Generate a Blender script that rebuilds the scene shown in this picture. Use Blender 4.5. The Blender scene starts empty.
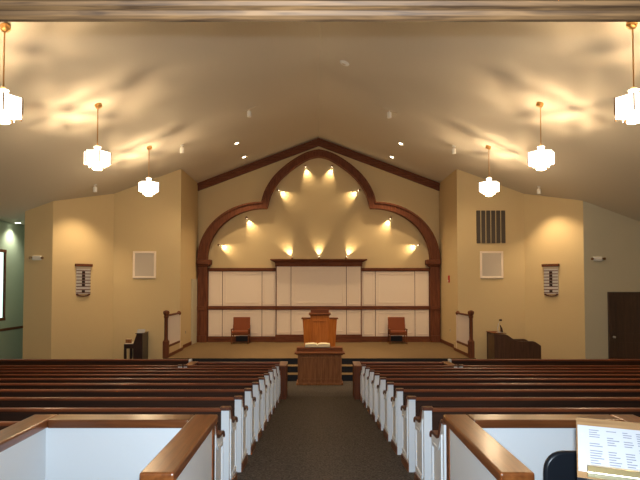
import bpy, bmesh, math, random
from mathutils import Vector, Matrix
random.seed(7)
PI = math.pi
S = bpy.context.scene
COL = S.collection
# ------------------------------------------------------------------ camera numbers (640x480)
F, HX, HY, CX, CZ = 550.0, 316.0, 285.0, -0.105, 1.6
def P(px, py, d):            # a pixel read off the photograph, at distance d, as a place in the room
    return Vector((CX + (px-HX)/F*d, d, CZ + (HY-py)/F*d))
SL = 0.0873
Y_FLAT = 13.97
def fz(y): return -SL*min(y, Y_FLAT)
FLOOR_F = fz(99)
STAGE = -0.65
def cz(x): return 7.47 - 0.375*abs(x)
EAVE_Z, EAVE_X = 3.75, 9.92
ROOF_ANG = math.atan(0.375)

# ------------------------------------------------------------------ materials
def srgb(r, g, b):
    f = lambda c: (c/255/12.92) if c/255 <= .04045 else ((c/255+.055)/1.055)**2.4
    return (f(r), f(g), f(b), 1)
def base(name):
    m = bpy.data.materials.new(name); m.use_nodes = True
    return m, m.node_tree, m.node_tree.nodes['Principled BSDF']
def paint(name, c, rough=.75, var=.04, bump=.03, scale=60, spec=.3):
    m, t, b = base(name)
    tc = t.nodes.new('ShaderNodeTexCoord'); n = t.nodes.new('ShaderNodeTexNoise'); n.inputs['Scale'].default_value = scale
    t.links.new(tc.outputs['Object'], n.inputs['Vector'])
    mx = t.nodes.new('ShaderNodeMix'); mx.data_type = 'RGBA'
    t.links.new(n.outputs['Fac'], mx.inputs['Factor'])
    mx.inputs['A'].default_value = tuple(v*(1-var) for v in c[:3])+(1,); mx.inputs['B'].default_value = tuple(min(1, v*(1+var)) for v in c[:3])+(1,)
    t.links.new(mx.outputs['Result'], b.inputs['Base Color'])
    b.inputs['Roughness'].default_value = rough; b.inputs['Specular IOR Level'].default_value = spec
    if bump:
        bp = t.nodes.new('ShaderNodeBump'); bp.inputs['Strength'].default_value = bump; bp.inputs['Distance'].default_value = .01
        t.links.new(n.outputs['Fac'], bp.inputs['Height']); t.links.new(bp.outputs['Normal'], b.inputs['Normal'])
    return m
def wood(name, c1, c2, axis='x', rough=.3, scale=3., coat=.3):
    m, t, b = base(name)
    tc = t.nodes.new('ShaderNodeTexCoord'); mp = t.nodes.new('ShaderNodeMapping')
    k = {'x': (.6, 9, 9), 'y': (9, .6, 9), 'z': (9, 9, .6)}[axis]
    mp.inputs['Scale'].default_value = tuple(v*scale for v in k)
    t.links.new(tc.outputs['Object'], mp.inputs['Vector'])
    n = t.nodes.new('ShaderNodeTexNoise'); n.inputs['Scale'].default_value = 1.; n.inputs['Detail'].default_value = 5; n.inputs['Distortion'].default_value = .6
    t.links.new(mp.outputs['Vector'], n.inputs['Vector'])
    r = t.nodes.new('ShaderNodeValToRGB'); r.color_ramp.elements[0].position = .32; r.color_ramp.elements[1].position = .68
    r.color_ramp.elements[0].color = c1; r.color_ramp.elements[1].color = c2
    t.links.new(n.outputs['Fac'], r.inputs['Fac']); t.links.new(r.outputs['Color'], b.inputs['Base Color'])
    b.inputs['Specular IOR Level'].default_value = .5 if coat > .1 else .2
    b.inputs['Roughness'].default_value = rough; b.inputs['Coat Weight'].default_value = coat; b.inputs['Coat Roughness'].default_value = .2
    bp = t.nodes.new('ShaderNodeBump'); bp.inputs['Strength'].default_value = .05; bp.inputs['Distance'].default_value = .01
    t.links.new(n.outputs['Fac'], bp.inputs['Height']); t.links.new(bp.outputs['Normal'], b.inputs['Normal'])
    return m
def carpet(name, c1, c2):
    m, t, b = base(name)
    tc = t.nodes.new('ShaderNodeTexCoord'); n = t.nodes.new('ShaderNodeTexNoise'); n.inputs['Scale'].default_value = 45; n.inputs['Detail'].default_value = 4
    t.links.new(tc.outputs['Object'], n.inputs['Vector'])
    r = t.nodes.new('ShaderNodeValToRGB'); r.color_ramp.elements[0].position = .35; r.color_ramp.elements[1].position = .65
    r.color_ramp.elements[0].color = c1; r.color_ramp.elements[1].color = c2
    t.links.new(n.outputs['Fac'], r.inputs['Fac']); t.links.new(r.outputs['Color'], b.inputs['Base Color'])
    b.inputs['Roughness'].default_value = .95; b.inputs['Specular IOR Level'].default_value = .1
    bp = t.nodes.new('ShaderNodeBump'); bp.inputs['Strength'].default_value = .4; bp.inputs['Distance'].default_value = .01
    t.links.new(n.outputs['Fac'], bp.inputs['Height']); t.links.new(bp.outputs['Normal'], b.inputs['Normal'])
    return m
def metal(name, c, rough=.3):
    m = paint(name, c, rough, .05, 0); m.node_tree.nodes['Principled BSDF'].inputs['Metallic'].default_value = 1; return m
def glow(name, c, s):
    m, t, b = base(name); b.inputs['Base Color'].default_value = (.8, .8, .8, 1)
    b.inputs['Emission Color'].default_value = c; b.inputs['Emission Strength'].default_value = s; return m

M = {}
M['wall'] = paint('tan wall paint', (.60, .465, .26, 1))
M['ceil'] = paint('ceiling paint', (.58, .52, .42, 1), .85)
M['sage'] = paint('grey-green wall tone', (.53, .49, .37, 1))  # greyer and greener than the tan walls
M['green'] = paint('wall paint with green light cast', (.46, .49, .37, 1))  # greenish cast of the alcove light put into the wall colour
M['white'] = paint('white satin paint', (.74, .76, .78, 1), .4, .01, .01)
M['cream'] = paint('cream panel paint', (.86, .74, .62, 1), .5, .01, .01)
M['trim'] = wood('mahogany trim', srgb(88, 47, 29), srgb(120, 70, 45), 'x', .6, 3, 0)
M['trimz'] = wood('mahogany trim upright', srgb(88, 47, 29), srgb(120, 70, 45), 'z', .6, 3, 0)
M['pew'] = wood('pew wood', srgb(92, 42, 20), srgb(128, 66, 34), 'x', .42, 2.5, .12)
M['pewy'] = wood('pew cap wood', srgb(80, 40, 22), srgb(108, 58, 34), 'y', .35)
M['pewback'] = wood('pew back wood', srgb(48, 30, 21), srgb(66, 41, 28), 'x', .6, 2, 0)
M['boothx'] = wood('booth rail oak', srgb(88, 46, 20), srgb(122, 70, 34), 'x', .3, 2.5, .4)
M['boothy'] = wood('booth rail oak lengthwise', srgb(104, 54, 22), srgb(140, 80, 38), 'y', .3, 2.5, .4)
M['oak'] = wood('pulpit oak', srgb(160, 90, 34), srgb(190, 116, 52), 'z', .6, 3, 0)
M['table'] = wood('table oak', srgb(118, 74, 42), srgb(150, 100, 62), 'z', .6, 3, 0)
M['tablex'] = wood('table top oak', srgb(92, 50, 26), srgb(126, 74, 40), 'x', .55, 3, 0)
M['lintel'] = wood('pale oak casing', srgb(50, 33, 19), srgb(100, 72, 44), 'x', .6, 6, 0)
M['dark'] = wood('dark walnut', srgb(34, 18, 16), srgb(52, 28, 24), 'z', .4)
M['organ'] = wood('organ walnut', srgb(66, 42, 28), srgb(88, 58, 40), 'z', .45)
M['door'] = wood('dark door wood', srgb(52, 34, 26), srgb(70, 46, 36), 'z', .45, 2)
M['carpet'] = carpet('brown carpet', (.045, .038, .034, 1), (.14, .122, .108, 1))
M['stage'] = carpet('chancel carpet', (.145, .095, .05, 1), (.22, .15, .08, 1))
M['riser'] = paint('near-black riser', (.012, .012, .016, 1), .6)  # near-black colour of the step fronts and base panels
M['brass'] = metal('brass', (.62, .36, .14, 1), .3)
M['bronze'] = metal('bronze', (.25, .13, .06, 1), .4)
M['steel'] = metal('brushed steel', (.6, .58, .54, 1), .3)
M['gold'] = metal('gilt clip', (.75, .66, .42, 1), .3)
M['fixture'] = paint('fixture white', (.75, .74, .7, 1), .5, .01, 0)
M['grille'] = paint('speaker cloth', (.55, .48, .40, 1), .9)
M['louver'] = paint('dark louver', (.075, .058, .046, 1), .6)
M['rust'] = paint('rust upholstery', (.24, .07, .03, 1), .9)
M['seat'] = paint('pew cushion cloth', (.07, .03, .03, 1), .95)
M['black'] = paint('black plastic', (.008, .01, .014, 1), .35, .02, 0)
M['paper'] = paint('white paper', (.34, .34, .36, 1), .8, .01, 0)
M['page'] = paint('book page', (.82, .74, .52, 1), .8, .01, 0)
M['ink'] = paint('grey ink', (.15, .15, .18, 1), .8, .01, 0)
M['leather'] = paint('dark leather', (.05, .02, .015, 1), .6)
M['red'] = paint('red enamel', (.5, .03, .02, 1), .4)
M['board'] = wood('clipboard fibreboard', srgb(112, 82, 54), srgb(136, 104, 70), 'x', .6, 6, 0)
M['detector'] = paint('beige plastic', (.60, .52, .40, 1), .6, .01, 0)
M['shade'] = glow('lit opal glass', (1, .88, .70, 1), 3.2)
M['lens'] = glow('lit lamp lens', (1, .88, .66, 1), 14)
M['cool'] = glow('lit cool lens', (.92, 1, .82, 1), 6)
gm, gt, gb = base('window glass'); gb.inputs['Transmission Weight'].default_value = 1; gb.inputs['Roughness'].default_value = .02; gb.inputs['IOR'].default_value = 1.01; gb.inputs['Specular IOR Level'].default_value = .1
gb.inputs['Base Color'].default_value = (.95, 1, .95, 1)
M['glass'] = gm

# ------------------------------------------------------------------ mesh helper
class MB:
    def __init__(s): s.bm = bmesh.new()
    def box(s, x0, x1, y0, y1, z0, z1):
        v = [s.bm.verts.new((x, y, z)) for z in (z0, z1) for y in (y0, y1) for x in (x0, x1)]
        for f in ((0, 2, 3, 1), (4, 5, 7, 6), (0, 1, 5, 4), (2, 6, 7, 3), (0, 4, 6, 2), (1, 3, 7, 5)): s.bm.faces.new([v[i] for i in f])
        return s
    def prism(s, pts, a, b):                 # pts: 3D ring; extruded along vector (b-a)
        a = Vector(a); b = Vector(b)
        lo = [s.bm.verts.new(Vector(p)+a) for p in pts]; hi = [s.bm.verts.new(Vector(p)+b) for p in pts]
        n = len(pts)
        s.bm.faces.new(lo[::-1]); s.bm.faces.new(hi)
        for i in range(n): s.bm.faces.new((lo[i], lo[(i+1) % n], hi[(i+1) % n], hi[i]))
        return s
    def yz(s, pts, x0, x1): return s.prism([(0, p[0], p[1]) for p in pts], (x0, 0, 0), (x1, 0, 0))
    def xz(s, pts, y0, y1): return s.prism([(p[0], 0, p[1]) for p in pts], (0, y0, 0), (0, y1, 0))
    def xy(s, pts, z0, z1): return s.prism([(p[0], p[1], 0) for p in pts], (0, 0, z0), (0, 0, z1))
    def band(s, A, B, y0, y1, closed=False):  # strip between curves A and B (x,z lists), thick in y
        n = len(A)
        V = [[s.bm.verts.new((p[0], y, p[1])) for p in c] for y in (y0, y1) for c in (A, B)]
        a0, b0, a1, b1 = V
        for i in range(n-1):
            s.bm.faces.new((a0[i], a0[i+1], b0[i+1], b0[i])); s.bm.faces.new((a1[i], b1[i], b1[i+1], a1[i+1]))
            s.bm.faces.new((a0[i], a1[i], a1[i+1], a0[i+1])); s.bm.faces.new((b0[i], b0[i+1], b1[i+1], b1[i]))
        s.bm.faces.new((a0[0], b0[0], b1[0], a1[0])); s.bm.faces.new((a0[-1], a1[-1], b1[-1], b0[-1]))
        return s
    def lathe(s, prof, c=(0, 0, 0), n=20, rot=0):   # prof: (r, z) closed with caps
        c = Vector(c); rings = []
        for r, z in prof:
            rings.append([s.bm.verts.new(c+Vector((r*math.cos(rot+2*PI*i/n), r*math.sin(rot+2*PI*i/n), z))) for i in range(n)])
        for a, b in zip(rings, rings[1:]):
            for i in range(n): s.bm.faces.new((a[i], a[(i+1) % n], b[(i+1) % n], b[i]))
        s.bm.faces.new(rings[0][::-1]); s.bm.faces.new(rings[-1])
        return s
    def tube(s, pts, r, n=8):
        pts = [Vector(p) for p in pts]; rings = []
        for i, p in enumerate(pts):
            d = (pts[min(i+1, len(pts)-1)]-pts[max(i-1, 0)]).normalized()
            u = d.cross(Vector((0, 0, 1)) if abs(d.z) < .9 else Vector((1, 0, 0))).normalized(); w = d.cross(u)
            rr = r[i] if isinstance(r, (list, tuple)) else r
            rings.append([s.bm.verts.new(p+u*rr*math.cos(2*PI*k/n)+w*rr*math.sin(2*PI*k/n)) for k in range(n)])
        for a, b in zip(rings, rings[1:]):
            for i in range(n): s.bm.faces.new((a[i], a[(i+1) % n], b[(i+1) % n], b[i]))
        s.bm.faces.new(rings[0][::-1]); s.bm.faces.new(rings[-1])
        return s
    def frame(s, x0, x1, z0, z1, w, y0, y1):   # rectangular picture-frame ring in the xz plane
        s.box(x0, x1, y0, y1, z0, z0+w).box(x0, x1, y0, y1, z1-w, z1).box(x0, x0+w, y0, y1, z0+w, z1-w).box(x1-w, x1, y0, y1, z0+w, z1-w)
        return s
    def build(s, name, mat, parent=None, loc=None, bevel=0, smooth=False, rot=None, seg=2):
        bmesh.ops.recalc_face_normals(s.bm, faces=s.bm.faces)
        me = bpy.data.meshes.new(name); s.bm.to_mesh(me); s.bm.free()
        me.materials.append(M[mat] if isinstance(mat, str) else mat)
        o = bpy.data.objects.new(name, me); COL.objects.link(o)
        if smooth:
            for p in me.polygons: p.use_smooth = True
            try: me.set_sharp_from_angle(angle=math.radians(35))
            except Exception: pass
        if bevel:
            b = o.modifiers.new('bevel', 'BEVEL'); b.width = bevel; b.segments = seg; b.limit_method = 'ANGLE'; b.angle_limit = math.radians(40)
        if loc is not None: o.location = loc
        if rot is not None: o.rotation_euler = rot
        if parent is not None: o.parent = parent
        return o
def tag(o, label, cat, group=None):
    o['label'] = label; o['category'] = cat
    if group: o['group'] = group
    return o
def thing(name, label, cat, loc=(0, 0, 0), rot=(0, 0, 0), group=None):
    o = bpy.data.objects.new(name, None); COL.objects.link(o); o.empty_display_size = .1
    o.location = loc; o.rotation_euler = rot
    return tag(o, label, cat, group)
def struct(o): o['kind'] = 'structure'; return o
def copy_tree(o, parent=None):
    c = o.copy(); COL.objects.link(c); c.parent = parent
    for ch in list(o.children): copy_tree(ch, c)
    return c
def light(name, kind, loc, power, color, parent=None, rot=(0, 0, 0), radius=.05, cone=None, blend=.5):
    L = bpy.data.lights.new(name, kind); L.energy = power; L.color = color
    if kind in ('POINT', 'SPOT'): L.shadow_soft_size = radius
    if kind == 'SPOT': L.spot_size = math.radians(cone); L.spot_blend = blend
    o = bpy.data.objects.new(name, L); COL.objects.link(o); o.location = loc; o.rotation_euler = rot; o.parent = parent
    return o
def aim(v): return Vector(v).normalized().to_track_quat('-Z', 'Y').to_euler()
WARM = (1, .73, .43); WARMER = (1, .74, .42)

# ------------------------------------------------------------------ shell
XW = 10.65; T = .2
# floor: slopes down to the front, then level
m = MB(); pts = [(-6, 0), (0, 0), (Y_FLAT, fz(Y_FLAT)), (22.3, FLOOR_F), (22.3, FLOOR_F-.3), (-6, FLOOR_F-.3)]
struct(m.yz(pts, -XW-T, XW+T).build('floor', 'carpet'))
# chancel platform: two steps and the stage
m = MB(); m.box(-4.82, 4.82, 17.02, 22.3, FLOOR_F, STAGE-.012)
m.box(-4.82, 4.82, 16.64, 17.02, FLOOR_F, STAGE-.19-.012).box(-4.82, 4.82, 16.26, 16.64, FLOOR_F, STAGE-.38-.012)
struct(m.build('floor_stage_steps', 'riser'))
m = MB(); m.box(-4.82, 4.82, 17.0, 21.9, STAGE-.012, STAGE)
struct(m.build('floor_stage', 'stage'))
m = MB()
m.box(-4.82, 4.82, 16.62, 17.015, STAGE-.202, STAGE-.19).box(-4.82, 4.82, 16.24, 16.635, STAGE-.392, STAGE-.38)
struct(m.build('floor_stage_treads', 'stage'))
# ceiling: two slopes with level eaves
Y0, Y1 = 1.84, 22.1
top = [(-XW-T, EAVE_Z), (-EAVE_X, EAVE_Z), (0, cz(0)), (XW+T, cz(XW+T))]
pts = top + [(x, z+.2) for x, z in reversed(top)]
struct(MB().xz(pts, Y0, Y1).build('ceiling', 'ceil'))
# chancel back wall
H = 8.0
def upto(o): return o
def wallpoly(name, a, b, mat, z0=FLOOR_F-.1, out=None, top=None):
    """upright wall of thickness T from plan point a to b; top follows the ceiling (or a list)"""
    a = Vector(a+(0,)); b = Vector(b+(0,)); n = (b-a).cross(Vector((0, 0, 1))).normalized()*T
    if out is not None and n.dot(Vector(out+(0,))) < 0: n = -n
    zs = []
    k = [0, 1]
    if a.x*b.x < 0: k = [0, abs(a.x)/(abs(a.x)+abs(b.x)), 1]
    tp = []
    for t in k:
        p = a.lerp(b, t); z = max(cz(p.x), EAVE_Z)+.05; tp.append(Vector((p.x, p.y, z)))
    ring = [Vector((a.x, a.y, z0)), Vector((b.x, b.y, z0))]+tp[::-1]
    return struct(MB().prism(ring, (0, 0, 0), n).build(name, mat))
YB = 21.9
wallpoly('wall_back', (-4.82, YB), (4.82, YB), 'wall', out=(0, 1))
m = wallpoly('wall_chancel_left', (-4.82, 19.12), (-4.82, YB+T), 'wall', out=(-1, 0))
wallpoly('wall_chancel_right', (4.82, 19.12), (4.82, YB+T), 'wall', out=(1, 0))
wallpoly('wall_front_left', (-7.15, 19.12), (-4.82-T, 19.12), 'wall', out=(0, 1))
wallpoly('wall_front_right', (4.82+T, 19.12), (7.15, 19.12), 'wall', out=(0, 1))
wallpoly('wall_angled_left', (-8.5, 17.5), (-7.15, 19.12), 'wall', out=(-1, 1))
wallpoly('wall_angled_right', (8.45, 17.55), (7.15, 19.12), 'wall', out=(1, 1))
wallpoly('wall_recess_left', (-9.40, 17.5), (-8.5, 17.5), 'wall', out=(0, 1))
wallpoly('wall_alcove_inner', (-9.40, 17.5+T), (-9.40, YB), 'green', out=(1, 0))
wallpoly('wall_alcove_back', (-XW, YB), (-9.40+T, YB), 'green', out=(0, 1))
# right recess wall with the door opening left solid: the door sits in a frame on it
wallpoly('wall_recess_right', (8.45, 17.55), (XW+T, 17.55), 'sage', out=(0, 1))
wallpoly('wall_right', (XW, Y0), (XW, 17.55), 'sage', out=(1, 0), z0=FLOOR_F)
# left side wall with a window opening at Y 16.6..18.66, Z .49..2.71
m = MB()
m.box(-XW-.05, -XW, Y0, 16.9, FLOOR_F, EAVE_Z+.05).box(-XW-.05, -XW, 18.62, YB+T, FLOOR_F, EAVE_Z+.05)
m.box(-XW-.05, -XW, 16.9, 18.62, FLOOR_F, .5).box(-XW-.05, -XW, 16.9, 18.62, 2.7, EAVE_Z+.05)
struct(m.build('wall_left', 'green'))
w = struct(MB().box(-XW-.02, -XW-.01, 16.9, 18.62, .5, 2.7).build('window_1', 'glass'))
m = MB()
for (y0, y1, z0, z1) in ((16.82, 18.7, .4, .5), (16.82, 18.7, 2.7, 2.8), (16.82, 16.92, .5, 2.7), (18.62, 18.68, .5, 2.7)): m.box(-XW-.052, -XW+.02, y0, y1, z0, z1)
m.box(-XW-.05, -XW-.02, 17.73, 17.79, .5, 2.7)
struct(m.build('window_frame', 'trimz', w, bevel=.006))
struct(MB().box(-XW, -XW+.03, 13, YB, .05, .14).build('trim_1', 'trim', bevel=.008))      # chair rail of the left wall
# wall behind the camera side of the sanctuary, with the wide opening the photo is taken through
m = MB(); HB = 2.56
m.xz([(-XW-T, HB), (-XW-T, EAVE_Z+.1), (-EAVE_X, EAVE_Z+.1), (0, cz(0)+.1), (EAVE_X, EAVE_Z+.1), (XW+T, EAVE_Z+.1), (XW+T, HB)], 1.70, 1.84)
m.box(-XW-T, -3.4, 1.70, 1.84, -.4, HB).box(3.4, XW+T, 1.70, 1.84, -.4, HB)
struct(m.build('wall_near', 'wall'))
# foyer behind the camera
m = MB(); m.box(-XW-T, XW+T, -4.2, -4.0, -.1, 3.2).box(-XW-T, -6.5, -4, 1.7, -.1, 3.2).box(6.5, XW+T, -4, 1.7, -.1, 3.2)
struct(m.build('wall_foyer', 'wall'))
struct(MB().box(-6.6, 6.6, -4.1, 1.7, 2.95, 3.1).build('ceiling_foyer', 'ceil'))
# moulded oak casing across the head of the opening
prof = [(1.70, 2.62), (1.70, 2.535), (1.725, 2.528), (1.735, 2.513), (1.755, 2.511), (1.762, 2.50), (1.78, 2.494), (1.786, 2.502), (1.795, 2.500), (1.80, 2.486), (1.812, 2.479), (1.828, 2.478), (1.84, 2.485), (1.845, 2.50), (1.845, 2.62)]
o = MB().yz(prof, -3.5, 3.5).build('trim_2', 'lintel', loc=(0, 0, .009)); struct(o)
m = MB(); m.box(-3.52, -3.4, 1.68, 1.86, -.16, 2.5).box(3.4, 3.52, 1.68, 1.86, -.16, 2.5)
struct(m.build('trim_3', 'lintel', bevel=.01))
# baseboards of the chancel and front
for nm, x0, x1 in (('baseboard_left', -4.82, -4.795), ('baseboard_right', 4.795, 4.82)):
    struct(MB().box(x0, x1, 19.12, YB, STAGE, STAGE+.13).build(nm, 'trim', bevel=.005))
struct(MB().box(-7.15, -4.83, 19.095, 19.12, FLOOR_F, FLOOR_F+.13).build('baseboard_front_left', 'trim', bevel=.005))
struct(MB().box(4.83, 7.15, 19.095, 19.12, FLOOR_F, FLOOR_F+.13).build('baseboard_front_right', 'trim', bevel=.005))
# gable trim where ceiling meets the chancel wall
A = [(-4.82, cz(4.82)-.01), (0, cz(0)-.01), (4.82, cz(4.82)-.01)]; B = [(x, z-.30) for x, z in A]
m = MB().band(A, B, YB-.10, YB)
A2 = [(x, z) for x, z in A]; B2 = [(x, z-.09) for x, z in A]; m.band(A2, B2, YB-.16, YB-.10)
struct(m.build('trim_4', 'trim', bevel=.008))
# doors
def door(name, loc, rotz, w, h, mat, knob_side):
    d = struct(MB().box(0, w, -.03, 0, 0, h).build(name, mat, loc=loc, rot=(0, 0, rotz)))
    m = MB().box(-.09, 0, -.06, 0, 0, h+.10).box(w, w+.09, -.06, 0, 0, h+.10).box(0, w, -.06, 0, h, h+.10)
    struct(m.build('door_frame', 'door' if mat == 'door' else 'trimz', d, bevel=.006))
    kx = .08 if knob_side < 0 else w-.08
    struct(MB().tube([(kx, -.03, 1.17), (kx, -.045, 1.17), (kx, -.06, 1.17), (kx, -.075, 1.17), (kx, -.10, 1.17), (kx, -.105, 1.17)], [.035, .035, .012, .012, .032, .02], 14).build('door_handle', 'steel', d, smooth=True))
    m = MB()
    if mat == 'door':
        for z0, z1 in ((.2, 1.0), (1.25, h-.2)): m.frame(.18, w-.18, z0, z1, .03, -.036, -.03)
        struct(m.build('door_panel', mat, d))
    return d
door('door_1', (9.27, 17.55, FLOOR_F), 0, 1.1, 2.50, 'door', -1)
# chancel side door at the far left, its frame flush in the side wall
d2 = struct(MB().box(0, .03, 0, .92, 0, 2.42).build('door_2', 'sage', loc=(-4.82, 20.88, STAGE)))
struct(MB().box(0, .035, -.06, 0, 0, 2.48).box(0, .035, .92, .98, 0, 2.48).box(0, .035, 0, .92, 2.42, 2.48).build('door_frame', 'sage', d2))

# ------------------------------------------------------------------ arch
K = 21.7/F
def A2m(px, up): return (px*K, (341.5-259+up)*K*1.0)     # px from centre, px above spring line -> local metres above the stage
def curve(pts, n=6):
    out = []
    for i in range(len(pts)-1):
        p0 = Vector(pts[max(i-1, 0)]); p1 = Vector(pts[i]); p2 = Vector(pts[i+1]); p3 = Vector(pts[min(i+2, len(pts)-1)])
        for k in range(n):
            t = k/n
            out.append(.5*((2*p1)+(p2-p0)*t+(2*p0-5*p1+4*p2-p3)*t*t+(-p0+3*p1-3*p2+p3)*t**3))
    out.append(Vector(pts[-1])); return out
lowO = [(57.6+63.4*math.cos(a), 57.7*math.sin(a)) for a in [i*PI/2/20 for i in range(21)]]
lowI = [(55.+56.5*math.cos(a), 51.1*math.sin(a)) for a in [i*1.62/20 for i in range(21)]]
upO = curve([(57.6, 57.7), (53.6, 69.9), (45.3, 83), (34., 94), (20.8, 103.2), (9.6, 108.4), (0, 110.4)])
upI = curve([(51.6, 51.1), (47.2, 66.2), (39.6, 78.5), (29.4, 88.4), (17.4, 97), (8.2, 101.8), (0, 103.4)])
halfO = lowO+[tuple(p) for p in upO[1:]]; halfI = lowI+[tuple(p) for p in upI[1:]]
def full(h): return [A2m(x, z) for x, z in h]+[A2m(-x, z) for x, z in h[::-1][1:]]
OUT, INN = full(halfO), full(halfI)
arch = thing('arch', 'large trefoil-pointed mahogany arch framing the chancel wall above the white panelling', 'arch', (0, YB-.004, STAGE))
MB().band(OUT, INN, -.30, 0).build('arch_band', 'trimz', arch)
def mix(a, b, t): return [(p[0]*(1-t)+q[0]*t, p[1]*(1-t)+q[1]*t) for p, q in zip(a, b)]
MB().band(OUT, mix(OUT, INN, .22), -.34, -.30).build('outer_moulding', 'trimz', arch)
MB().band(mix(OUT, INN, .84), INN, -.33, -.30).build('inner_moulding', 'trimz', arch)
for s in (-1, 1):
    x0, x1 = sorted((s*4.40, s*4.79))
    m = MB().box(x0, x1, -.20, 0, .26, 2.98); p = m.build('pilaster', 'trimz', arch, bevel=.01)
    MB().box(x0+.0, x1, -.24, 0, 0, .26).build('pilaster_base', 'trimz', p, bevel=.01)
    MB().box(x0-(.10 if s > 0 else -.0), x1-(0 if s > 0 else -.10), -.26, 0, 2.98, 3.05).box(x0-(.17 if s > 0 else 0), x1+(.17 if s < 0 else 0), -.38, 0, 3.05, 3.25).build('capital', 'trim', p, bevel=.03)
    MB().box(x0+.0, x1, -.23, -.2, 1.27, 1.42).build('pilaster_band', 'trim', p, bevel=.008)

# ------------------------------------------------------------------ panelling
pan = thing('chancel_panelling', 'white raised panelling with mahogany rails across the chancel wall under the arch', 'panelling', (0, YB-.004, STAGE))
MB().box(-4.40, 4.40, -.035, 0, .2, 2.85).box(-1.70, 1.70, -.155, -.035, .3, 3.0).build('backing', 'trimz', pan)
def PX(px): return (px-318.5)*K
def sect(xa, xb, z0, z1, y):
    x0, x1 = PX(xa), PX(xb)
    o = MB().box(x0+.011, x1-.011, y, y+.013, z0, z1).build('panel', 'cream', pan, bevel=.006)
    g = .07 if x1-x0 < .8 else .12
    MB().frame(x0+g, x1-g, z0+g, z1-g, .035, y-.018, y).build('panel_moulding', 'cream', o, bevel=.006)
for mir in (1, -1):
    for xa, xb in ((207.5, 221.7), (221.7, 261.5), (261.5, 275.6)):
        if mir < 0: xa, xb = 637-xb, 637-xa
        sect(xa, xb, 1.42, 2.82, -.05); sect(xa, xb, .22, 1.27, -.05)
    x = ((276.2, 290.8) if mir > 0 else (346.2, 360.8))
    sect(*x, 1.42, 2.98, -.17); sect(*x, .30, 1.27, -.17)
sect(290.8, 346.2, 1.42, 2.98, -.17); sect(290.8, 346.2, .30, 1.27, -.17)
for s in (-1, 1):
    x0, x1 = sorted((s*1.71, s*4.40))
    MB().box(x0, x1, -.11, 0, 2.82, 2.93).box(x0, x1, -.08, 0, 2.79, 2.82).build('top_rail', 'trim', pan, bevel=.01)
    MB().box(x0, x1, -.09, 0, 1.27, 1.42).build('middle_rail', 'trim', pan, bevel=.015)
    MB().box(x0, x1, -.09, 0, 0, .22).build('base_rail', 'trim', pan, bevel=.01)
MB().box(-1.71, 1.71, -.22, 0, 1.27, 1.42).build('middle_rail', 'trim', pan, bevel=.015)
MB().box(-1.71, 1.71, -.21, 0, 0, .30).build('base_rail', 'trim', pan, bevel=.01)
cr = [(0, 2.98), (-.20, 2.98), (-.22, 3.08), (-.27, 3.13), (-.36, 3.20), (-.36, 3.27), (0, 3.27)]
m = MB(); m.yz([(y, z) for y, z in cr[:3]+[(0, 3.08)]], -1.72, 1.72)
# crown tapers outward at its ends
m.prism([(-1.73, -.22, 3.08), (1.73, -.22, 3.08), (1.73, 0, 3.08), (-1.73, 0, 3.08)], (0, 0, 0), (0, 0, .06))
v0 = [(-1.73, -.22, 3.14), (1.73, -.22, 3.14), (1.73, 0, 3.14), (-1.73, 0, 3.14)]; v1 = [(-1.88, -.38, 3.22), (1.88, -.38, 3.22), (1.88, 0, 3.22), (-1.88, 0, 3.22)]
a = [m.bm.verts.new(p) for p in v0]; b = [m.bm.verts.new(p) for p in v1]
for i in range(4): m.bm.faces.new((a[i], a[(i+1) % 4], b[(i+1) % 4], b[i]))
m.bm.faces.new(a[::-1]); m.bm.faces.new(b)
m.box(-1.90, 1.90, -.40, 0, 3.22, 3.27)
m.build('crown', 'trim', pan)

for x in (-3.0, 3.03): MB().box(x-.27, x+.27, -.105, -.09, .03, .24).build('base_dark_panel', 'riser', pan)  # plain dark panel on the base rail behind each armchair

# ------------------------------------------------------------------ arch spotlights
def arch_spot(x, z, tgt, power, label, grp, y=YB-.26):
    t = thing('spotlight', label, 'light', (x, y, z), group=grp)
    d = Vector((tgt[0]-x, tgt[1]-y, tgt[2]-z)).normalized()
    q = d.to_track_quat('-Z', 'Y')
    o = MB().lathe([(.022, .05), (.035, .045), (.038, -.02), (.034, -.03)], n=14).build('lamp_housing', 'bronze', t, smooth=True, rot=q.to_euler())
    MB().lathe([(.028, -.034), (.028, -.031)], n=14).build('bulb', 'lens', t, rot=q.to_euler())
    light('spot_lamp', 'SPOT', d*.05, power, WARMER, t, q.to_euler(), .02, 75, 1.)
    return t
AL = [(101.3, 15.2), (72.9, 42.8), (41.4, 70.8), (13.8, 95.3)]
names = ['lowest on the {} side', 'on top of the lower {} curve', 'beside the {} cusp of the upper curve', 'just {} of the peak']
for s, sd in ((-1, 'left'), (1, 'right')):
    for (px, up), nm in zip(AL, names):
        x, z = A2m(px, up); x *= s; z += STAGE
        # point inward, gliding down the wall
        dirx = {101.3: -.75, 72.9: -.45, 41.4: -.8, 13.8: -.28}[px]*s; dz = {101.3: -.35, 72.9: -.9, 41.4: -.6, 13.8: -1}[px]
        n = math.hypot(dirx, dz)
        tx, tz = x+dirx/n*.42, z+dz/n*.42
        arch_spot(x+dirx/n*.03, z+dz/n*.03-.0, (tx, YB, tz), 55, 'small lit spotlight inside the arch, '+nm.format(sd), 'spotlights inside the arch', YB-.11)
for px, nm in ((291.6, 'left'), (318.8, 'middle'), (346.3, 'right')):
    x = PX(px); arch_spot(x, STAGE+3.33, (x+(0 if nm == 'middle' else (-.22 if nm == 'left' else .22)), YB, STAGE+3.33+.5), 55, f'small uplight standing on the panelling crown, {nm} one of three', 'uplights on the crown', YB-.11)

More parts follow.
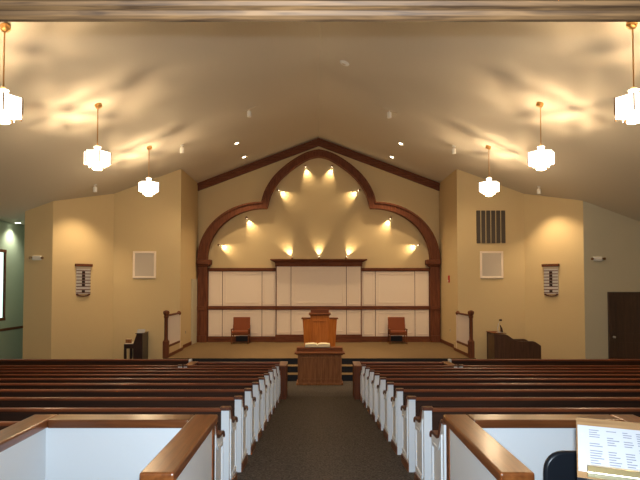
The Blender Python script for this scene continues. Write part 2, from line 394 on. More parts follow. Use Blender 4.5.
# ------------------------------------------------------------------ pendants
def make_pendant():
    t = thing('pendant_light', '', 'light')
    # origin = middle of lit shade; shade from z -.27 to .27
    MB().lathe([(.05, .32), (.035, .30), (.045, .285)], n=12).build('cap', 'brass', t, smooth=True)
    tier = MB(); R = .315
    neck = MB().lathe([(.055, .18), (.075, .26), (.085, .285)], n=12).build('neck_glass', 'shade', t, smooth=True)
    for i in range(6):
        a = i*PI/3
        c, s = math.cos(a), math.sin(a); b = a+PI/3; c2, s2 = math.cos(b), math.sin(b)
        m = MB()
        p = [(R*c, R*s), (R*c2, R*s2)]; q = [(x*.985, y*.985) for x, y in p]
        m.xy([p[0], p[1], q[1], q[0]], -.12, .15)
        m.build('glass_panel', 'shade', t)
        m = MB(); m.tube([(R*c, R*s, -.13), (R*c, R*s, .155)], 0.012, 6); m.lathe([(.004, -.155), (.014, -.145), (.004, -.13)], (R*c, R*s, 0), 8)
        m.build('corner_rod', 'bronze', t)
    m = MB()   # spider plates under the open top
    for i in range(6):
        a = i*PI/3; u = Vector((math.cos(a), math.sin(a), 0)); w = Vector((-u.y, u.x, 0))*.028
        m.prism([u*.06+w, u*.30+w, u*.30-w, u*.06-w], (0, 0, .150), (0, 0, .156))
    m.build('spider', 'brass', t)
    MB().lathe([(.305, -.125), (.305, -.118), (.2, -.118), (.2, -.125)], n=6, rot=0).build('lower_glass_plate', 'shade', t)
    MB().lathe([(.17, -.215), (.195, -.20), (.195, -.126)], n=6, rot=0).build('lower_tier_glass', 'shade', t)
    MB().lathe([(.13, -.225), (.175, -.222), (.175, -.215)], n=6, rot=0).build('bottom_rim', 'brass', t)
    MB().lathe([(.07, -.262), (.11, -.25), (.12, -.226)], n=12).build('bottom_glass', 'shade', t, smooth=True)
    return t
proto = make_pendant()
used = False
pend = []
for s, sd in ((-1, 'left'), (1, 'right')):
    for i, (y, w) in enumerate(((4.9, 'out of the picture'), (8.4, 'nearest the camera, cut by the picture edge'), (12.1, 'middle one of the row'), (15.85, 'farthest, nearest the chancel'))):
        x = {4.9: 4.85, 8.4: 4.80, 12.1: 4.88, 15.85: 4.91}[y] if s > 0 else {4.9: -4.95, 8.4: -4.93, 12.1: -4.95, 15.85: -4.95}[y]
        zt = cz(x); zs = {8.4: 4.34, 12.1: 4.39}.get(y, 4.42)
        if not used: t = proto; used = True
        else:
            t = copy_tree(proto)
        t.location = (x, y, zs); t.scale = (.94, .94, .94)
        tag(t, f'lit glass pendant on the {sd}, {w}', 'light', f'pendant lights on the {sd}')
        pend.append((t, x, y, zt, zs, s))
for t, x, y, zt, zs, s in pend:
    h = (zt-zs)/.94
    MB().tube([(0, 0, .31), (0, 0, h-.06)], .011, 6).build('stem', 'brass', t)
    m = MB().lathe([(.03, -.10), (.075, -.085), (.085, -.05), (.085, -.012), (.08, -.004)], n=18)
    m.build('canopy', 'brass', t, smooth=True, loc=(0, 0, h), rot=(0, s*ROOF_ANG, 0))
    for j in range(3): light('pendant_bulb', 'POINT', (.15*math.cos(.5+j*2.094), .15*math.sin(.5+j*2.094), -.03), 52, WARM, t, radius=.03)
    light('pendant_glow', 'POINT', (0, 0, -.42), 65, WARM, t, radius=.16)

# ------------------------------------------------------------------ recessed and surface ceiling fixtures
def on_ceiling(px, py):
    d = 10.
    for _ in range(60):
        p = P(px, py, d); d += (max(cz(p.x), EAVE_Z)-p.z)*.6
    return P(px, py, d)
for px, py, nm in ((236, 142, 'left of the ridge, nearer the pews'), (243.5, 156, 'left of the ridge, nearer the arch'), (401.6, 142.5, 'right of the ridge, nearer the pews'), (392.5, 156, 'right of the ridge, nearer the arch')):
    p = on_ceiling(px, py); s = 1 if p.x > 0 else -1
    t = thing('recessed_downlight', 'round recessed downlight glowing in the sloped chancel ceiling, '+nm, 'light', p, (0, s*ROOF_ANG, 0), 'recessed chancel downlights')
    MB().lathe([(.07, -.012), (.10, -.010), (.10, -.002), (.07, -.001)], n=20).build('trim_ring', 'fixture', t, smooth=True)
    MB().lathe([(.066, -.014), (.066, -.010)], n=20).build('lens', 'lens', t)
    light('downlight_lamp', 'SPOT', (0, 0, -.05), 390, WARM, t, (0, -s*ROOF_ANG, 0), .08, 90, .9)
def head(px, py, nm, tgt, power, rail, cat='light', grp='cylinder spotlights on the ceiling', cone=70):
    p = on_ceiling(px, py-(3 if rail else 0)); s = 1 if p.x > 0 else -1
    t = thing('ceiling_spotlight', nm, cat, p, group=grp)
    a = s*ROOF_ANG
    if rail: MB().box(-.25, .25, -.015, .015, -.03, -.004).build('track', 'detector', t, rot=(0, a, 0), bevel=.004)
    else: MB().lathe([(.05, -.03), (.055, -.004)], n=16).build('ceiling_plate', 'fixture', t, rot=(0, a, 0))
    MB().tube([(0, 0, -.02), (0, 0, -.09)], .012, 8).build('swivel', 'fixture', t)
    MB().lathe([(.045, -.24), (.062, -.245), (.062, -.09), (.05, -.08)], n=18).build('lamp_head', 'fixture', t, smooth=True)
    if power: light('head_lamp', 'SPOT', (0, 0, -.28), power, WARM, t, aim(Vector(tgt)-Vector((p.x, p.y, p.z-.28))), .06, cone, .8)
head(248.5, 110, 'white cylinder spotlight on a short track, left of the ridge', (-.3, 17.6, STAGE), 420, True, cone=50)
head(390, 111, 'white cylinder spotlight on a short track, right of the ridge', (.3, 17.6, STAGE), 420, True, cone=50)
head(181, 144, 'white cylinder spotlight on the ceiling beyond the left pendants', (-5.5, 20, 0), 60, False)
head(455, 145, 'white cylinder spotlight on the ceiling beyond the right pendants', (5.5, 20, 0), 60, False)
head(94, 184, 'small cylinder spotlight lighting the left angled wall with the number board', (-8.15, 17.75, FLOOR_F), 210, False, cone=100)
head(540, 186, 'small cylinder spotlight lighting the right angled wall with the number board', (8.1, 17.8, FLOOR_F), 210, False, cone=100)
p = on_ceiling(345, 60)
t = thing('smoke_detector', 'round pale smoke detector on the ceiling near the ridge', 'detector', p, (0, ROOF_ANG, 0))
MB().lathe([(.09, -.045), (.12, -.03), (.13, -.003)], n=20).build('detector_body', 'fixture', t, smooth=True)
MB().lathe([(.04, -.055), (.05, -.046)], n=14).build('detector_cap', 'detector', t, smooth=True)
# alcove ceiling light
p = P(17, 223, 18.9); p.z = EAVE_Z
t = thing('recessed_downlight', 'round recessed light in the low ceiling of the green alcove at far left', 'light', p)
MB().lathe([(.10, -.012), (.14, -.010), (.14, -.002), (.10, -.001)], n=20).build('trim_ring', 'fixture', t, smooth=True)
MB().lathe([(.095, -.014), (.095, -.010)], n=20).build('lens', 'cool', t)
light('downlight_lamp', 'SPOT', (0, 0, -.05), 105, (.95, 1, .80), t, (0, 0, 0), .08, 120, 1.)

# ------------------------------------------------------------------ wall fittings
def onwall(px, py, a, b):        # where the sight line meets the wall from a to b
    k = (px-HX)/F; ax, ay = a; bx, by = b
    t = (CX+k*ay-ax)/((bx-ax)-k*(by-ay)); d = ay+(by-ay)*t
    return P(px, py, d)
# speaker grilles
for px, sd in ((144.5, 'left'), (491.5, 'right')):
    p = P(px, 264.8, 19.12)
    t = thing('speaker_grille', f'square white-framed speaker grille on the {sd} front wall'+(' below the dark louvers' if sd == 'right' else ''), 'speaker', p, group='speaker grilles')
    MB().frame(-.40, .40, -.47, .47, .07, -.05, 0).build('grille_frame', 'cream', t, bevel=.01)
    m = MB().box(-.33, .33, -.03, 0, -.40, .40)
    m.build('grille_cloth', 'grille', t)
p = P(491.3, 226.8, 19.12)
t = thing('air_grille', 'large dark square vent with vertical louvers high on the right front wall', 'vent', p+Vector((0, -.004, 0)))
MB().box(-.515, .515, -.01, 0, -.575, .575).build('backing', 'wall', t)
for i in range(6):
    x = -.51+i*.173; MB().box(x, x+.135, -.05, -.01, -.57, .57).build('louver', 'louver', t, bevel=.008)
# number boards on the angled walls
for px, a, b, sd in ((83, (-8.5, 17.5), (-7.15, 19.12), 'left'), (551.3, (8.45, 17.55), (7.15, 19.12), 'right')):
    p = onwall(px, 279.8, a, b); dirv = (Vector(b)-Vector(a)); ang = math.atan2(dirv.y, dirv.x)
    if sd == 'right': ang += PI
    t = thing('hymn_board', f'narrow wooden hymn board with white slots on the {sd} angled wall', 'board', p, (0, 0, ang), 'hymn boards')
    w = .24
    MB().box(-w, w, -.03, 0, -.47, .44).build('backboard', 'fixture', t)
    MB().box(-w-.05, w+.05, -.10, 0, .44, .53).build('top_rail', 'trim', t, bevel=.01)
    MB().box(-w+.0, w-.0, -.05, -.03, .36, .44).build('title_strip', 'detector', t)
    for i in range(8):
        z = .30-i*.104
        MB().box(-w, w, -.06, -.03, z-.012, z+.012).build('slot_rail', 'trim', t)
    for i in range(7):
        if i == 5: continue
        z = .30-i*.104-.03
        MB().box(-.05, .05, -.045, -.031, z-.06, z+.012).build('number_card', 'dark', t)
    lo = [(w*math.cos(a), -.46-.10*math.sin(a)) for a in [i*PI/10 for i in range(11)]]
    li = [(w*.80*math.cos(a), -.46-.065*math.sin(a)) for a in [i*PI/10 for i in range(11)]]
    MB().band(lo, li, -.06, 0).build('curved_base', 'trim', t)
# emergency lights
for p, sd in ((P(37.5, 258, 17.5), 'left'), (P(597, 259, 17.55), 'right')):
    t = thing('emergency_light', f'white two-headed emergency light on the {sd} recess wall', 'light', p, group='emergency lights')
    MB().box(-.14, .14, -.09, 0, -.07, .07).build('battery_box', 'fixture', t, bevel=.02)
    for s in (-1, 1):
        h = MB().tube([(s*.14, -.05, .01), (s*.17, -.05, .01), (s*.18, -.07, .01), (s*.20, -.12, .0)], [.015, .015, .035, .045], 12).build('lamp_head', 'bronze', t, smooth=True)
# fire alarm and outlets in the chancel side walls
def sidewall(px, py, x): d = (x-CX)/((px-HX)/F); return P(px, py, d)
p = sidewall(449.5, 279, 4.82)
t = thing('fire_alarm', 'small red fire alarm on the right chancel side wall', 'alarm', p)
MB().box(-.05, 0, -.05, .05, -.13, .13).build('alarm_box', 'red', t, bevel=.01)
MB().box(-.065, -.05, -.03, .03, -.09, -.04).build('alarm_strobe', 'fixture', t)
for p, sd, s in ((sidewall(185.8, 332, -4.82), 'left', 1), (sidewall(450, 330, 4.82), 'right', -1)):
    t = thing('wall_outlet', f'small outlet plate low on the {sd} chancel side wall', 'outlet', p, group='chancel outlets')
    MB().box(0 if s > 0 else -.012, .012 if s > 0 else 0, -.04, .04, -.06, .06).build('plate', 'detector', t, bevel=.003)
    MB().box(.012 if s > 0 else -.016, .016 if s > 0 else -.012, -.018, .018, -.04, .04).build('socket', 'louver', t)

# ------------------------------------------------------------------ pews
XA = .969
END = [(0, 0), (0, .835), (.055, .835), (.085, .82), (.115, .775), (.145, .715), (.19, .67), (.26, .648), (.44, .64), (.49, .625), (.50, .60), (.50, -SL*.50)]
CAP = END[1:11]
def normals(pts):
    out = []
    for i, p in enumerate(pts):
        a = Vector(pts[max(i-1, 0)]); b = Vector(pts[min(i+1, len(pts)-1)]); d = (b-a).normalized(); out.append(Vector((-d.y, d.x)))
    return out
def capring(th, over=.02):
    pts = [(-over, .835)]+CAP[1:9]+[(.515, .612), (.525, .585)]
    ns = normals(pts); ns[0] = Vector((0, 1))
    return pts, [(p[0]+n.x*th, p[1]+n.y*th) for p, n in zip(pts, ns)]
def end_panel(parent, x, s, inner):          # s: which way its show face looks
    x0, x1 = sorted((x, x-s*.078))
    e = MB().yz(END, x0, x1).build('end_panel', 'white', parent)
    lo, hi = capring(.032)
    m = MB(); a = x0-.012; b = x1+.012
    n = len(lo)
    V = [[m.bm.verts.new((X, p[0], p[1])) for p in c] for X in (a, b) for c in (lo, hi)]
    l0, h0, l1, h1 = V
    for i in range(n-1):
        m.bm.faces.new((l0[i], l0[i+1], h0[i+1], h0[i])); m.bm.faces.new((l1[i], h1[i], h1[i+1], l1[i+1]))
        m.bm.faces.new((h0[i], h0[i+1], h1[i+1], h1[i])); m.bm.faces.new((l0[i], l1[i], l1[i+1], l0[i+1]))
    m.bm.faces.new((l0[0], h0[0], h1[0], l1[0])); m.bm.faces.new((l0[-1], l1[-1], h1[-1], h0[-1]))
    m.build('end_cap', 'pewy', e, bevel=.006)
    xs = x; xo = x+s*.012
    a, b = sorted((xs, xo))
    m = MB()   # moulded frame on the show face
    m.box(a, b, .06, .085, .16, .70).box(a, b, .415, .44, .13, .56).box(a, b, .085, .415, .13, .155)
    m.yz([(.06, .70), (.085, .70), (.15, .60), (.21, .56), (.44, .54), (.44, .565), (.22, .585), (.165, .625), (.10, .72), (.06, .735)], a, b)
    m.build('end_moulding', 'white', e)
    a, b = sorted((x+s*.014, x))
    MB().yz([(.0, 0), (.0, .10), (.5, .10-SL*.4), (.5, -SL*.5)], a, b).build('end_base', 'boothy', e)
    return e
def make_pew(s, L):
    t = thing('pew', '', 'pew')
    lx = lambda v: s*v
    end_panel(t, 0, -s, True); end_panel(t, lx(L), s, False)
    a, b = sorted((lx(.078), lx(L-.078)))
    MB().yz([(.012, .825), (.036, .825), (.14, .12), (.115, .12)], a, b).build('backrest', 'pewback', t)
    MB().yz([(-.008, .823), (-.012, .838), (-.004, .852), (.012, .858), (.038, .854), (.048, .84), (.044, .823)], a, b).build('top_rail', 'pew', t)
    MB().yz([(.11, .40), (.135, .43), (.48, .435), (.49, .40)], a, b).build('seat', 'pewy', t)
    MB().yz([(.14, .438), (.135, .47), (.16, .485), (.46, .485), (.488, .47), (.488, .438)], a, b).build('seat_cushion', 'seat', t)
    n = 3
    for i in range(1, n+1):
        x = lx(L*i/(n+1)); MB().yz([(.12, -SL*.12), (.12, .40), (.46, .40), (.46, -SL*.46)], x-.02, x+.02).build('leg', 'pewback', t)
    return t
k_d = [6.42+.911*(k-2) for k in range(10)]
k_d[0] = 4.66
rank = ['hidden close behind the booth wall, last row', 'first full row beyond the booth', 'second row beyond the booth', 'third row beyond the booth', 'fourth row beyond the booth', 'fifth row beyond the booth', 'fifth row from the front screen', 'third row from the front screen', 'second row from the front screen', 'front row behind the low screen']
rank[6] = 'fourth row from the front screen'
for s, sd in ((-1, 'left'), (1, 'right')):
    pp = make_pew(s, 7.85)
    for k, d in enumerate(k_d[:9]):
        t = pp if k == 0 else copy_tree(pp)
        t.location = (s*XA, d, fz(d))
        tag(t, f'long pew {sd} of the aisle, {rank[k]}', 'pew', f'pews {sd} of the aisle')
    pi = make_pew(s, 2.20); d = k_d[9]; pi.location = (s*XA, d, fz(d)); tag(pi, f'short front-row pew next to the aisle on the {sd}, behind the low screen', 'pew', f'pews {sd} of the aisle')
    po = make_pew(s, 5.60); po.location = (s*3.22, d, fz(d)); tag(po, f'outer front-row pew on the {sd}, beside the short pew', 'pew', f'pews {sd} of the aisle')
    # low front screens
    y0 = 13.78
    t = thing('front_screen', f'low wooden screen with broad end blocks before the front pew, {sd} of the aisle', 'screen', (s*.835, y0, FLOOR_F))
    a, b = sorted((0, s*2.3))
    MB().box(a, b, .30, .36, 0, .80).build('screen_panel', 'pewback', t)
    MB().box(a, b, .27, .39, .80, .855).build('top_rail', 'pew', t, bevel=.012)
    for x in (0, s*2.3):
        a, b = sorted((x, x+s*.17))
        e = MB().box(a, b, -.35+.0, .39, .0, .83).build('end_block', 'trimz', t)
        for v in e.data.vertices:
            if v.co.z < .01: v.co.z = fz(y0+v.co.y)-FLOOR_F
        MB().box(a-.01, b+.01, -.37, .40, .83, .865).build('end_cap', 'boothy', e, bevel=.008)
    t = thing('front_screen', f'low wooden outer screen standing before the outer front pew on the {sd}', 'screen', (s*3.45, 14.45, FLOOR_F))
    a, b = sorted((0, s*5.4))
    MB().box(a, b, 0, .06, 0, .83).build('screen_panel', 'pewback', t)
    MB().box(a, b, -.03, .09, .83, .875).build('top_rail', 'pew', t, bevel=.012)
    a, b = sorted((-s*.02, -s*.09)); MB().box(a, b, -.03, .09, 0, .88).build('end_post', 'white', t, bevel=.006)

# ------------------------------------------------------------------ booths
ZC = .53
def booth(x_in_a, x_out_b, side, lab):
    # x range; both side walls run back towards the camera
    t = thing('half_wall', lab, 'partition', ((x_in_a+x_out_b)/2, 4.5, fz(4.5)))
    ox, oy, oz = t.location
    xa, xb = x_in_a-ox, x_out_b-ox
    w = .20
    yf, ynear = 4.60-oy, 3.17-oy
    zb = lambda y: fz(y+oy)-oz
    ch = ZC-oz; th = .068
    b = .03
    def wall(x0, x1, y0, y1, nm):
        return MB().yz([(y0, zb(y0)), (y1, zb(y1)), (y1, ch-th), (y0, ch-th)], x0, x1).build(nm, 'white', t)
    wall(xa+b, xa+w-b, ynear+.02, yf-b, 'side_panel'); wall(xb-w+b, xb-b, ynear+.02, yf-b, 'side_panel')
    wall(xa+w-b, xb-w+b, yf-w+b+.02, yf-b, 'front_panel')
    MB().box(xa, xa+w, ynear, yf, ch-th, ch).build('side_rail', 'boothy', t, bevel=.014, seg=3)
    MB().box(xb-w, xb, ynear, yf, ch-th, ch).build('side_rail', 'boothy', t, bevel=.014, seg=3)
    MB().box(xa+w, xb-w, yf-w, yf, ch-th, ch).build('front_rail', 'boothx', t, bevel=.012, seg=3)
    for x, s in ((xa+b, -1), (xb-b, 1)):
        a, c = sorted((x, x+s*.008))
        MB().box(a, c, yf-b-.09, yf-b, zb(yf-b)+.0, ch-th).build('corner_trim', 'boothy', t)
booth(-2.44, -.915, -1, 'white booth half wall with oak rail, left of the aisle')
booth(.945, 2.525, 1, 'white booth half wall with oak rail, right of the aisle, around the black chair')

# ------------------------------------------------------------------ chancel furniture
def make_chair():
    t = thing('armchair', '', 'chair')
    MB().box(-.31, .31, -.27, .25, .40, .50).build('seat', 'rust', t, bevel=.03)
    MB().yz([(.18, .48), (.24, .48), (.31, 1.00), (.25, 1.00)], -.33, .33).build('backrest', 'rust', t, bevel=.02)
    for sx in (-1, 1):
        x = sx*.32
        MB().tube([(x, -.26, 0), (x, -.25, .55)], [.018, .024], 8).build('leg', 'tablex', t)
        MB().tube([(x, .27, 0), (x, .22, .40), (x, .26, .70)], [.018, .024, .02], 8).build('leg', 'tablex', t)
        MB().yz([(-.29, .54), (.24, .53), (.24, .57), (-.29, .575)], x-.028, x+.028).build('armrest', 'tablex', t, bevel=.008)
    for y in (-.28, .22): MB().box(-.30, .30, y, y+.03, .34, .40).build('seat_frame', 'tablex', t)
    return t
c0 = make_chair()
for i, (x, sd) in enumerate(((-3.0, 'left'), (3.03, 'right'))):
    c = c0 if i == 0 else copy_tree(c0)
    c.location = (x, 21.25, STAGE); tag(c, f'rust upholstered wooden armchair against the panelling, {sd} of the pulpit', 'chair', 'chancel armchairs')

t = thing('pulpit', 'golden oak pulpit with angled side wings in the middle of the chancel', 'pulpit', (.02, 18.3, STAGE))
def taper(m, x0, x1, y0, y1, z0, z1, k, ky=1):
    lo = [(x0*k, y0*ky), (x1*k, y0*ky), (x1*k, y1*ky), (x0*k, y1*ky)]; hi = [(x0, y0), (x1, y0), (x1, y1), (x0, y1)]
    a = [m.bm.verts.new((*p, z0)) for p in lo]; b = [m.bm.verts.new((*p, z1)) for p in hi]
    for i in range(4): m.bm.faces.new((a[i], a[(i+1) % 4], b[(i+1) % 4], b[i]))
    m.bm.faces.new(a[::-1]); m.bm.faces.new(b); return m
taper(MB(), -.31, .31, -.24, .20, .08, 1.27, .93).build('pulpit_body', 'oak', t, bevel=.01)
MB().frame(-.24, .24, .18, 1.10, .03, -.262, -.235).build('front_moulding', 'oak', t, bevel=.005)
for s in (-1, 1):
    m = MB(); lo = [(s*.28, -.20), (s*.50, -.06), (s*.50, .20), (s*.28, .20)]; hi = [(s*.31, -.21), (s*.57, -.05), (s*.57, .22), (s*.31, .22)]
    a = [m.bm.verts.new((*p, .08)) for p in lo]; b = [m.bm.verts.new((*p, 1.12)) for p in hi]
    for i in range(4): m.bm.faces.new((a[i], a[(i+1) % 4], b[(i+1) % 4], b[i]))
    m.bm.faces.new(a[::-1]); m.bm.faces.new(b)
    m.build('side_wing', 'oak', t, bevel=.008)
    a, b = sorted((s*.30, s*.61)); MB().box(a, b, -.12, .25, 1.12, 1.165).build('wing_top', 'tablex', t, bevel=.01)
MB().box(-.36, .36, -.29, .24, 1.27, 1.33).box(-.33, .33, -.26, .22, 1.245, 1.27).build('pulpit_top', 'tablex', t, bevel=.012)
MB().yz([(-.12, 1.33), (-.12, 1.45), (.2, 1.38), (.2, 1.33)], -.30, .30).build('reading_desk', 'trim', t, bevel=.01)
MB().box(-.52, .52, -.28, .24, 0, .08).build('base', 'tablex', t, bevel=.012)

t = thing('communion_table', 'brown oak communion table at the foot of the chancel steps', 'table', (.0, 15.88, FLOOR_F))
MB().box(-.62, .62, -.28, .28, .05, .86).build('table_body', 'table', t, bevel=.01)
MB().frame(-.54, .54, .14, .78, .035, -.295, -.279).build('front_moulding', 'table', t, bevel=.005)
MB().box(-.66, .66, -.32, .32, 0, .06).build('base', 'table', t, bevel=.01)
MB().box(-.66, .66, -.32, .32, .845, .87).box(-.71, .71, -.345, .335, .87, .915).build('table_top', 'tablex', t, bevel=.012)
MB().box(-.66, .66, -.02, .32, .915, 1.02).build('raised_shelf', 'tablex', t, bevel=.01)
t = thing('open_book', 'large open book with cream pages on the communion table', 'book', (-.06, 15.99, FLOOR_F+1.021))
MB().box(-.37, .37, -.12, .30, 0, .012).build('cover', 'leather', t)
for s in (-1, 1):
    pr = [(0, .06), (s*.03, .09), (s*.12, .105), (s*.26, .10), (s*.36, .085), (s*.36, .012), (0, .012)]
    o = MB().xz([(x, z) for x, z in pr], -.11, .29).build('pages', 'page', t, smooth=True)

# railing panels at both sides of the stage
for s, sd in ((-1, 'left'), (1, 'right')):
    xr = -4.75 if s < 0 else 4.70
    t = thing('stage_railing', f'white balustrade with dark newel post at the {sd} edge of the chancel', 'railing', (xr, 17.1, STAGE))
    MB().box(-.085, .085, -.085, .085, 0, .52).build('newel_base', 'trimz', t, bevel=.012)
    nw = MB().lathe([(.085, .52), (.062, .56), (.058, .60), (.055, 1.22), (.075, 1.25), (.075, 1.28), (.058, 1.31), (.09, 1.35), (.098, 1.40), (.085, 1.44), (.03, 1.465)], n=20).build('newel_post', 'trimz', t, smooth=True)
    MB().box(-.035, .035, .05, 1.60, 1.27, 1.33).build('handrail', 'trim', t, bevel=.015)
    MB().lathe([(.07, 0), (.075, .012), (.05, .035), (.03, .04)], n=16).build('rosette', 'trim', t, loc=(0, 1.60, 1.30), rot=(PI/2, 0, 0), smooth=True)
    MB().box(-.04, .04, .07, 1.62, .30, .37).build('bottom_rail', 'trim', t, bevel=.008)
    MB().box(-.05, .05, .09, 2.0, 0.0, .10).build('kerb', 'trim', t, bevel=.005)
    MB().box(-.035, .035, .09, 2.0, .10, .30).build('kerb_panel', 'wall', t)
    MB().box(-.04, .04, 1.60, 1.66, .10, 1.36).build('end_stile', 'cream', t, bevel=.006)
    for i in range(13):
        y = .155+i*.114; MB().box(-.018, .018, y-.026, y+.026, .37, 1.27)  .build('baluster', 'cream', t, bevel=.004)

# upright piano, seen from its side
t = thing('upright_piano', 'dark upright piano seen side-on before the left front wall', 'piano', (-5.89, 18.4, FLOOR_F))
MB().xz([(0, 0), (0, 1.19), (-.20, 1.19), (-.31, .86), (-.31, 0)], 0, .64).build('case', 'dark', t, bevel=.012)
MB().box(-.24, .015, -.02, .66, 1.19, 1.215).build('lid', 'dark', t, bevel=.008)
MB().box(-.62, -.30, 0, .64, .70, .85).build('key_bed', 'dark', t, bevel=.012)
MB().box(-.59, -.34, .06, .58, .85, .87).build('keys', 'cream', t)
for y in (.0, .58):
    MB().box(-.62, -.54, y, y+.06, 0, .70).build('leg', 'dark', t, bevel=.006)
    MB().box(-.6, -.30, y, y+.06, 0, .07).build('foot', 'dark', t)
t = thing('sheet_music', 'white sheet music propped on top of the upright piano', 'book', (-6.02, 18.55, FLOOR_F+1.216))
MB().yz([(0, 0), (.02, 0), (.10, .11), (.08, .11)], -.11, .15).build('sheet', 'paper', t)
t = thing('hymnal', 'small brown hymnal standing on the piano keyboard shelf', 'book', (-6.40, 18.50, FLOOR_F+.872))
MB().box(-.09, .09, 0, .10, 0, .13).build('cover', 'table', t, bevel=.006)
MB().box(-.08, .08, .01, .09, .13, .134).build('pages', 'page', t)

# organ console, seen from its side
t = thing('organ_console', 'brown organ console with stepped curved side before the right front wall', 'organ', (5.535, 17.45, FLOOR_F))
q = [(0, 0), (0, 1.28), (.36, 1.26), (.45, 1.22), (.56, 1.14), (.68, 1.07), (.78, 1.045), (.84, 1.04), (1.22, 1.045), (1.30, 1.02), (1.48, .90), (1.48, 0)]
MB().xz(q, 0, .05).build('side_panel', 'organ', t, bevel=.012)
MB().xz(q, .75, .80).build('side_panel', 'organ', t, bevel=.012)
MB().box(.02, .36, .05, .75, .02, 1.24).build('console_body', 'organ', t)
MB().box(-.02, .38, -.02, .82, 1.281, 1.30).build('console_top', 'tablex', t, bevel=.008)
MB().box(.36, .90, .05, .75, .62, .74).build('key_desk', 'organ', t)
MB().box(.50, .82, .10, .70, .74, .765).build('keyboard', 'cream', t)
MB().box(1.05, 1.42, .05, .75, .52, .58).build('bench', 'organ', t)
t = thing('desk_lamp', 'small silver desk lamp standing on the organ console top', 'lamp', (5.76, 17.60, FLOOR_F+1.301))
MB().lathe([(.12, 0), (.12, .015), (.03, .03)], n=18).build('lamp_base', 'steel', t, smooth=True)
MB().tube([(-.05, 0, .02), (-.075, 0, .15), (-.04, 0, .28), (.0, 0, .36), (.03, 0, .40)], .012, 8).build('lamp_arm', 'steel', t, smooth=True)
MB().tube([(.055, 0, .02), (.05, 0, .12), (.015, 0, .24)], [.05, .035, .012], 8).build('lamp_bracket', 'leather', t, smooth=True)
MB().tube([(-.01, 0, .40), (.06, 0, .40)], [.03, .035], 10).build('lamp_head', 'leather', t, smooth=True)

# ------------------------------------------------------------------ foreground: chair, music stand, clipboard
yb, xb = 3.2, 1.44
t = thing('stacking_chair', 'black plastic stacking chair behind the right booth wall', 'chair', (xb, yb, fz(yb)))
def rounded(w, z0, z1, r, n=6):
    pts = [(-w, z0), (w, z0)]
    pts += [(w-r+r*math.cos(a), z1-r+r*math.sin(a)) for a in [i*PI/2/n for i in range(n+1)]]
    pts += [(-w+r-r*math.sin(a), z1-r+r*math.cos(a)) for a in [i*PI/2/n for i in range(n+1)]]
    return pts
MB().xz(rounded(.235, .50, .925, .11), -.02, .02).build('backrest', 'black', t, bevel=.014, smooth=True)
MB().box(-.22, .22, .03, .45, .43, .47).build('seat', 'black', t, bevel=.018)
for sx in (-1, 1):
    x = sx*.20
    MB().tube([(x, -.06, fz(yb-.06)-fz(yb)), (x, -.01, .44), (x, .0, .60)], .012, 8).build('leg', 'steel', t)
    MB().tube([(x, .46, fz(yb+.46)-fz(yb)), (x, .40, .43)], .012, 8).build('leg', 'steel', t)

t = thing('music_stand', 'black music stand under the clipboard at lower right', 'stand', (1.02, 1.62, fz(1.62)))
zs = fz(1.62)
MB().tube([(0, 0, .05), (0, 0, 1.17)], .014, 8).build('pole', 'black', t)
for i in range(3):
    a = PI/2+i*2*PI/3; ex, ey = .26*math.cos(a), .26*math.sin(a)
    MB().tube([(0, 0, .20), (ex, ey, fz(1.62+ey)-zs+.012)], .01, 6).build('leg', 'black', t)
YAW = math.radians(-25); TILT = math.radians(17)
near = Vector((CX+.704, 1.50, 1.082))   # near left corner of the clipboard
R = Matrix.Rotation(YAW, 4, 'Z') @ Matrix.Rotation(TILT, 4, 'X')
cb = thing('clipboard', 'brown clipboard with printed sheets resting on the music stand at lower right', 'clipboard', near, R.to_euler())
MB().box(0, .50, 0, .325, -.008, 0).build('board', 'board', cb, bevel=.003)
MB().box(.004, .27, .03, .272, .0005, .0025).build('paper_sheet', 'paper', cb)
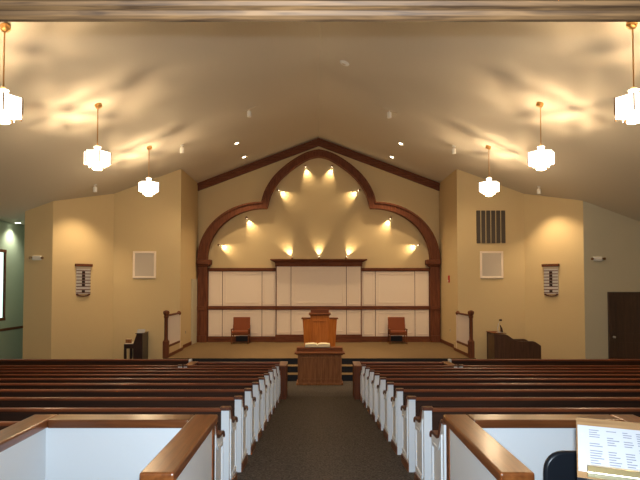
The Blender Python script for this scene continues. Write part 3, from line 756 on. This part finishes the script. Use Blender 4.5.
MB().box(.20, .50, .03, .318, .0030, .0045).build('paper_sheet', 'paper', cb)
m = MB(); random.seed(3)
for r in range(15):
    y = .245-r*.0125
    for x0, x1 in ((.035, .07), (.082, .115), (.125, .15), (.16, .19)):
        if random.random() < .8: m.box(x0, x0+(x1-x0)*random.uniform(.5, 1), y, y+.0045, .0026, .0029)
m.build('printed_rows', 'ink', cb)['kind'] = 'stuff'
MB().yz([(-.004+.008, .0005), (.008, .016), (.028, .022), (.056, .008), (.06, .003)], .025, .48).build('clip', 'gold', cb, bevel=.002)
# stand desk: the tray under the clipboard
for nm, bx in (('stand_desk', (.02, .50, .02, .32, -.014, -.009)), ('stand_lip', (.0, .52, -.02, -.008, -.014, .006))):
    o = MB().box(*bx).build(nm, 'black')
    o.parent = t; o.matrix_parent_inverse = Matrix.Identity(4)
    wm = Matrix.Translation(near) @ R
    o.matrix_basis = Matrix.Translation(-Vector(t.location)) @ wm

# ------------------------------------------------------------------ light from outside and the camera's flash
wd = bpy.data.worlds.new('world'); S.world = wd; wd.use_nodes = True
wd.node_tree.nodes['Background'].inputs['Color'].default_value = (.80, .95, .88, 1); wd.node_tree.nodes['Background'].inputs['Strength'].default_value = 1.3
light('camera_flash', 'SPOT', (CX+.01, .0, CZ+.06), 900, (.74, .88, 1.0), None, aim((0, 1, .10)), .012, 110, .9)

# ------------------------------------------------------------------ camera
cam = bpy.data.cameras.new('camera'); co = bpy.data.objects.new('camera', cam); COL.objects.link(co)
cam.sensor_width = 36; cam.lens = F*36/640
pitch = math.radians(1.8)
co.location = (CX, 0, CZ); co.rotation_euler = (PI/2+pitch, 0, 0)
cam.shift_x = (320-HX)/640; cam.shift_y = ((HY-240)-F*math.tan(pitch))/640
cam.clip_start = .02
S.camera = co
S.view_settings.view_transform = 'Standard'; S.view_settings.look = 'None'; S.view_settings.gamma = 1; S.view_settings.exposure = .35
S.view_settings.use_curve_mapping = False
S.cycles.use_denoising = True
S.cycles.max_bounces = 8; S.cycles.diffuse_bounces = 5
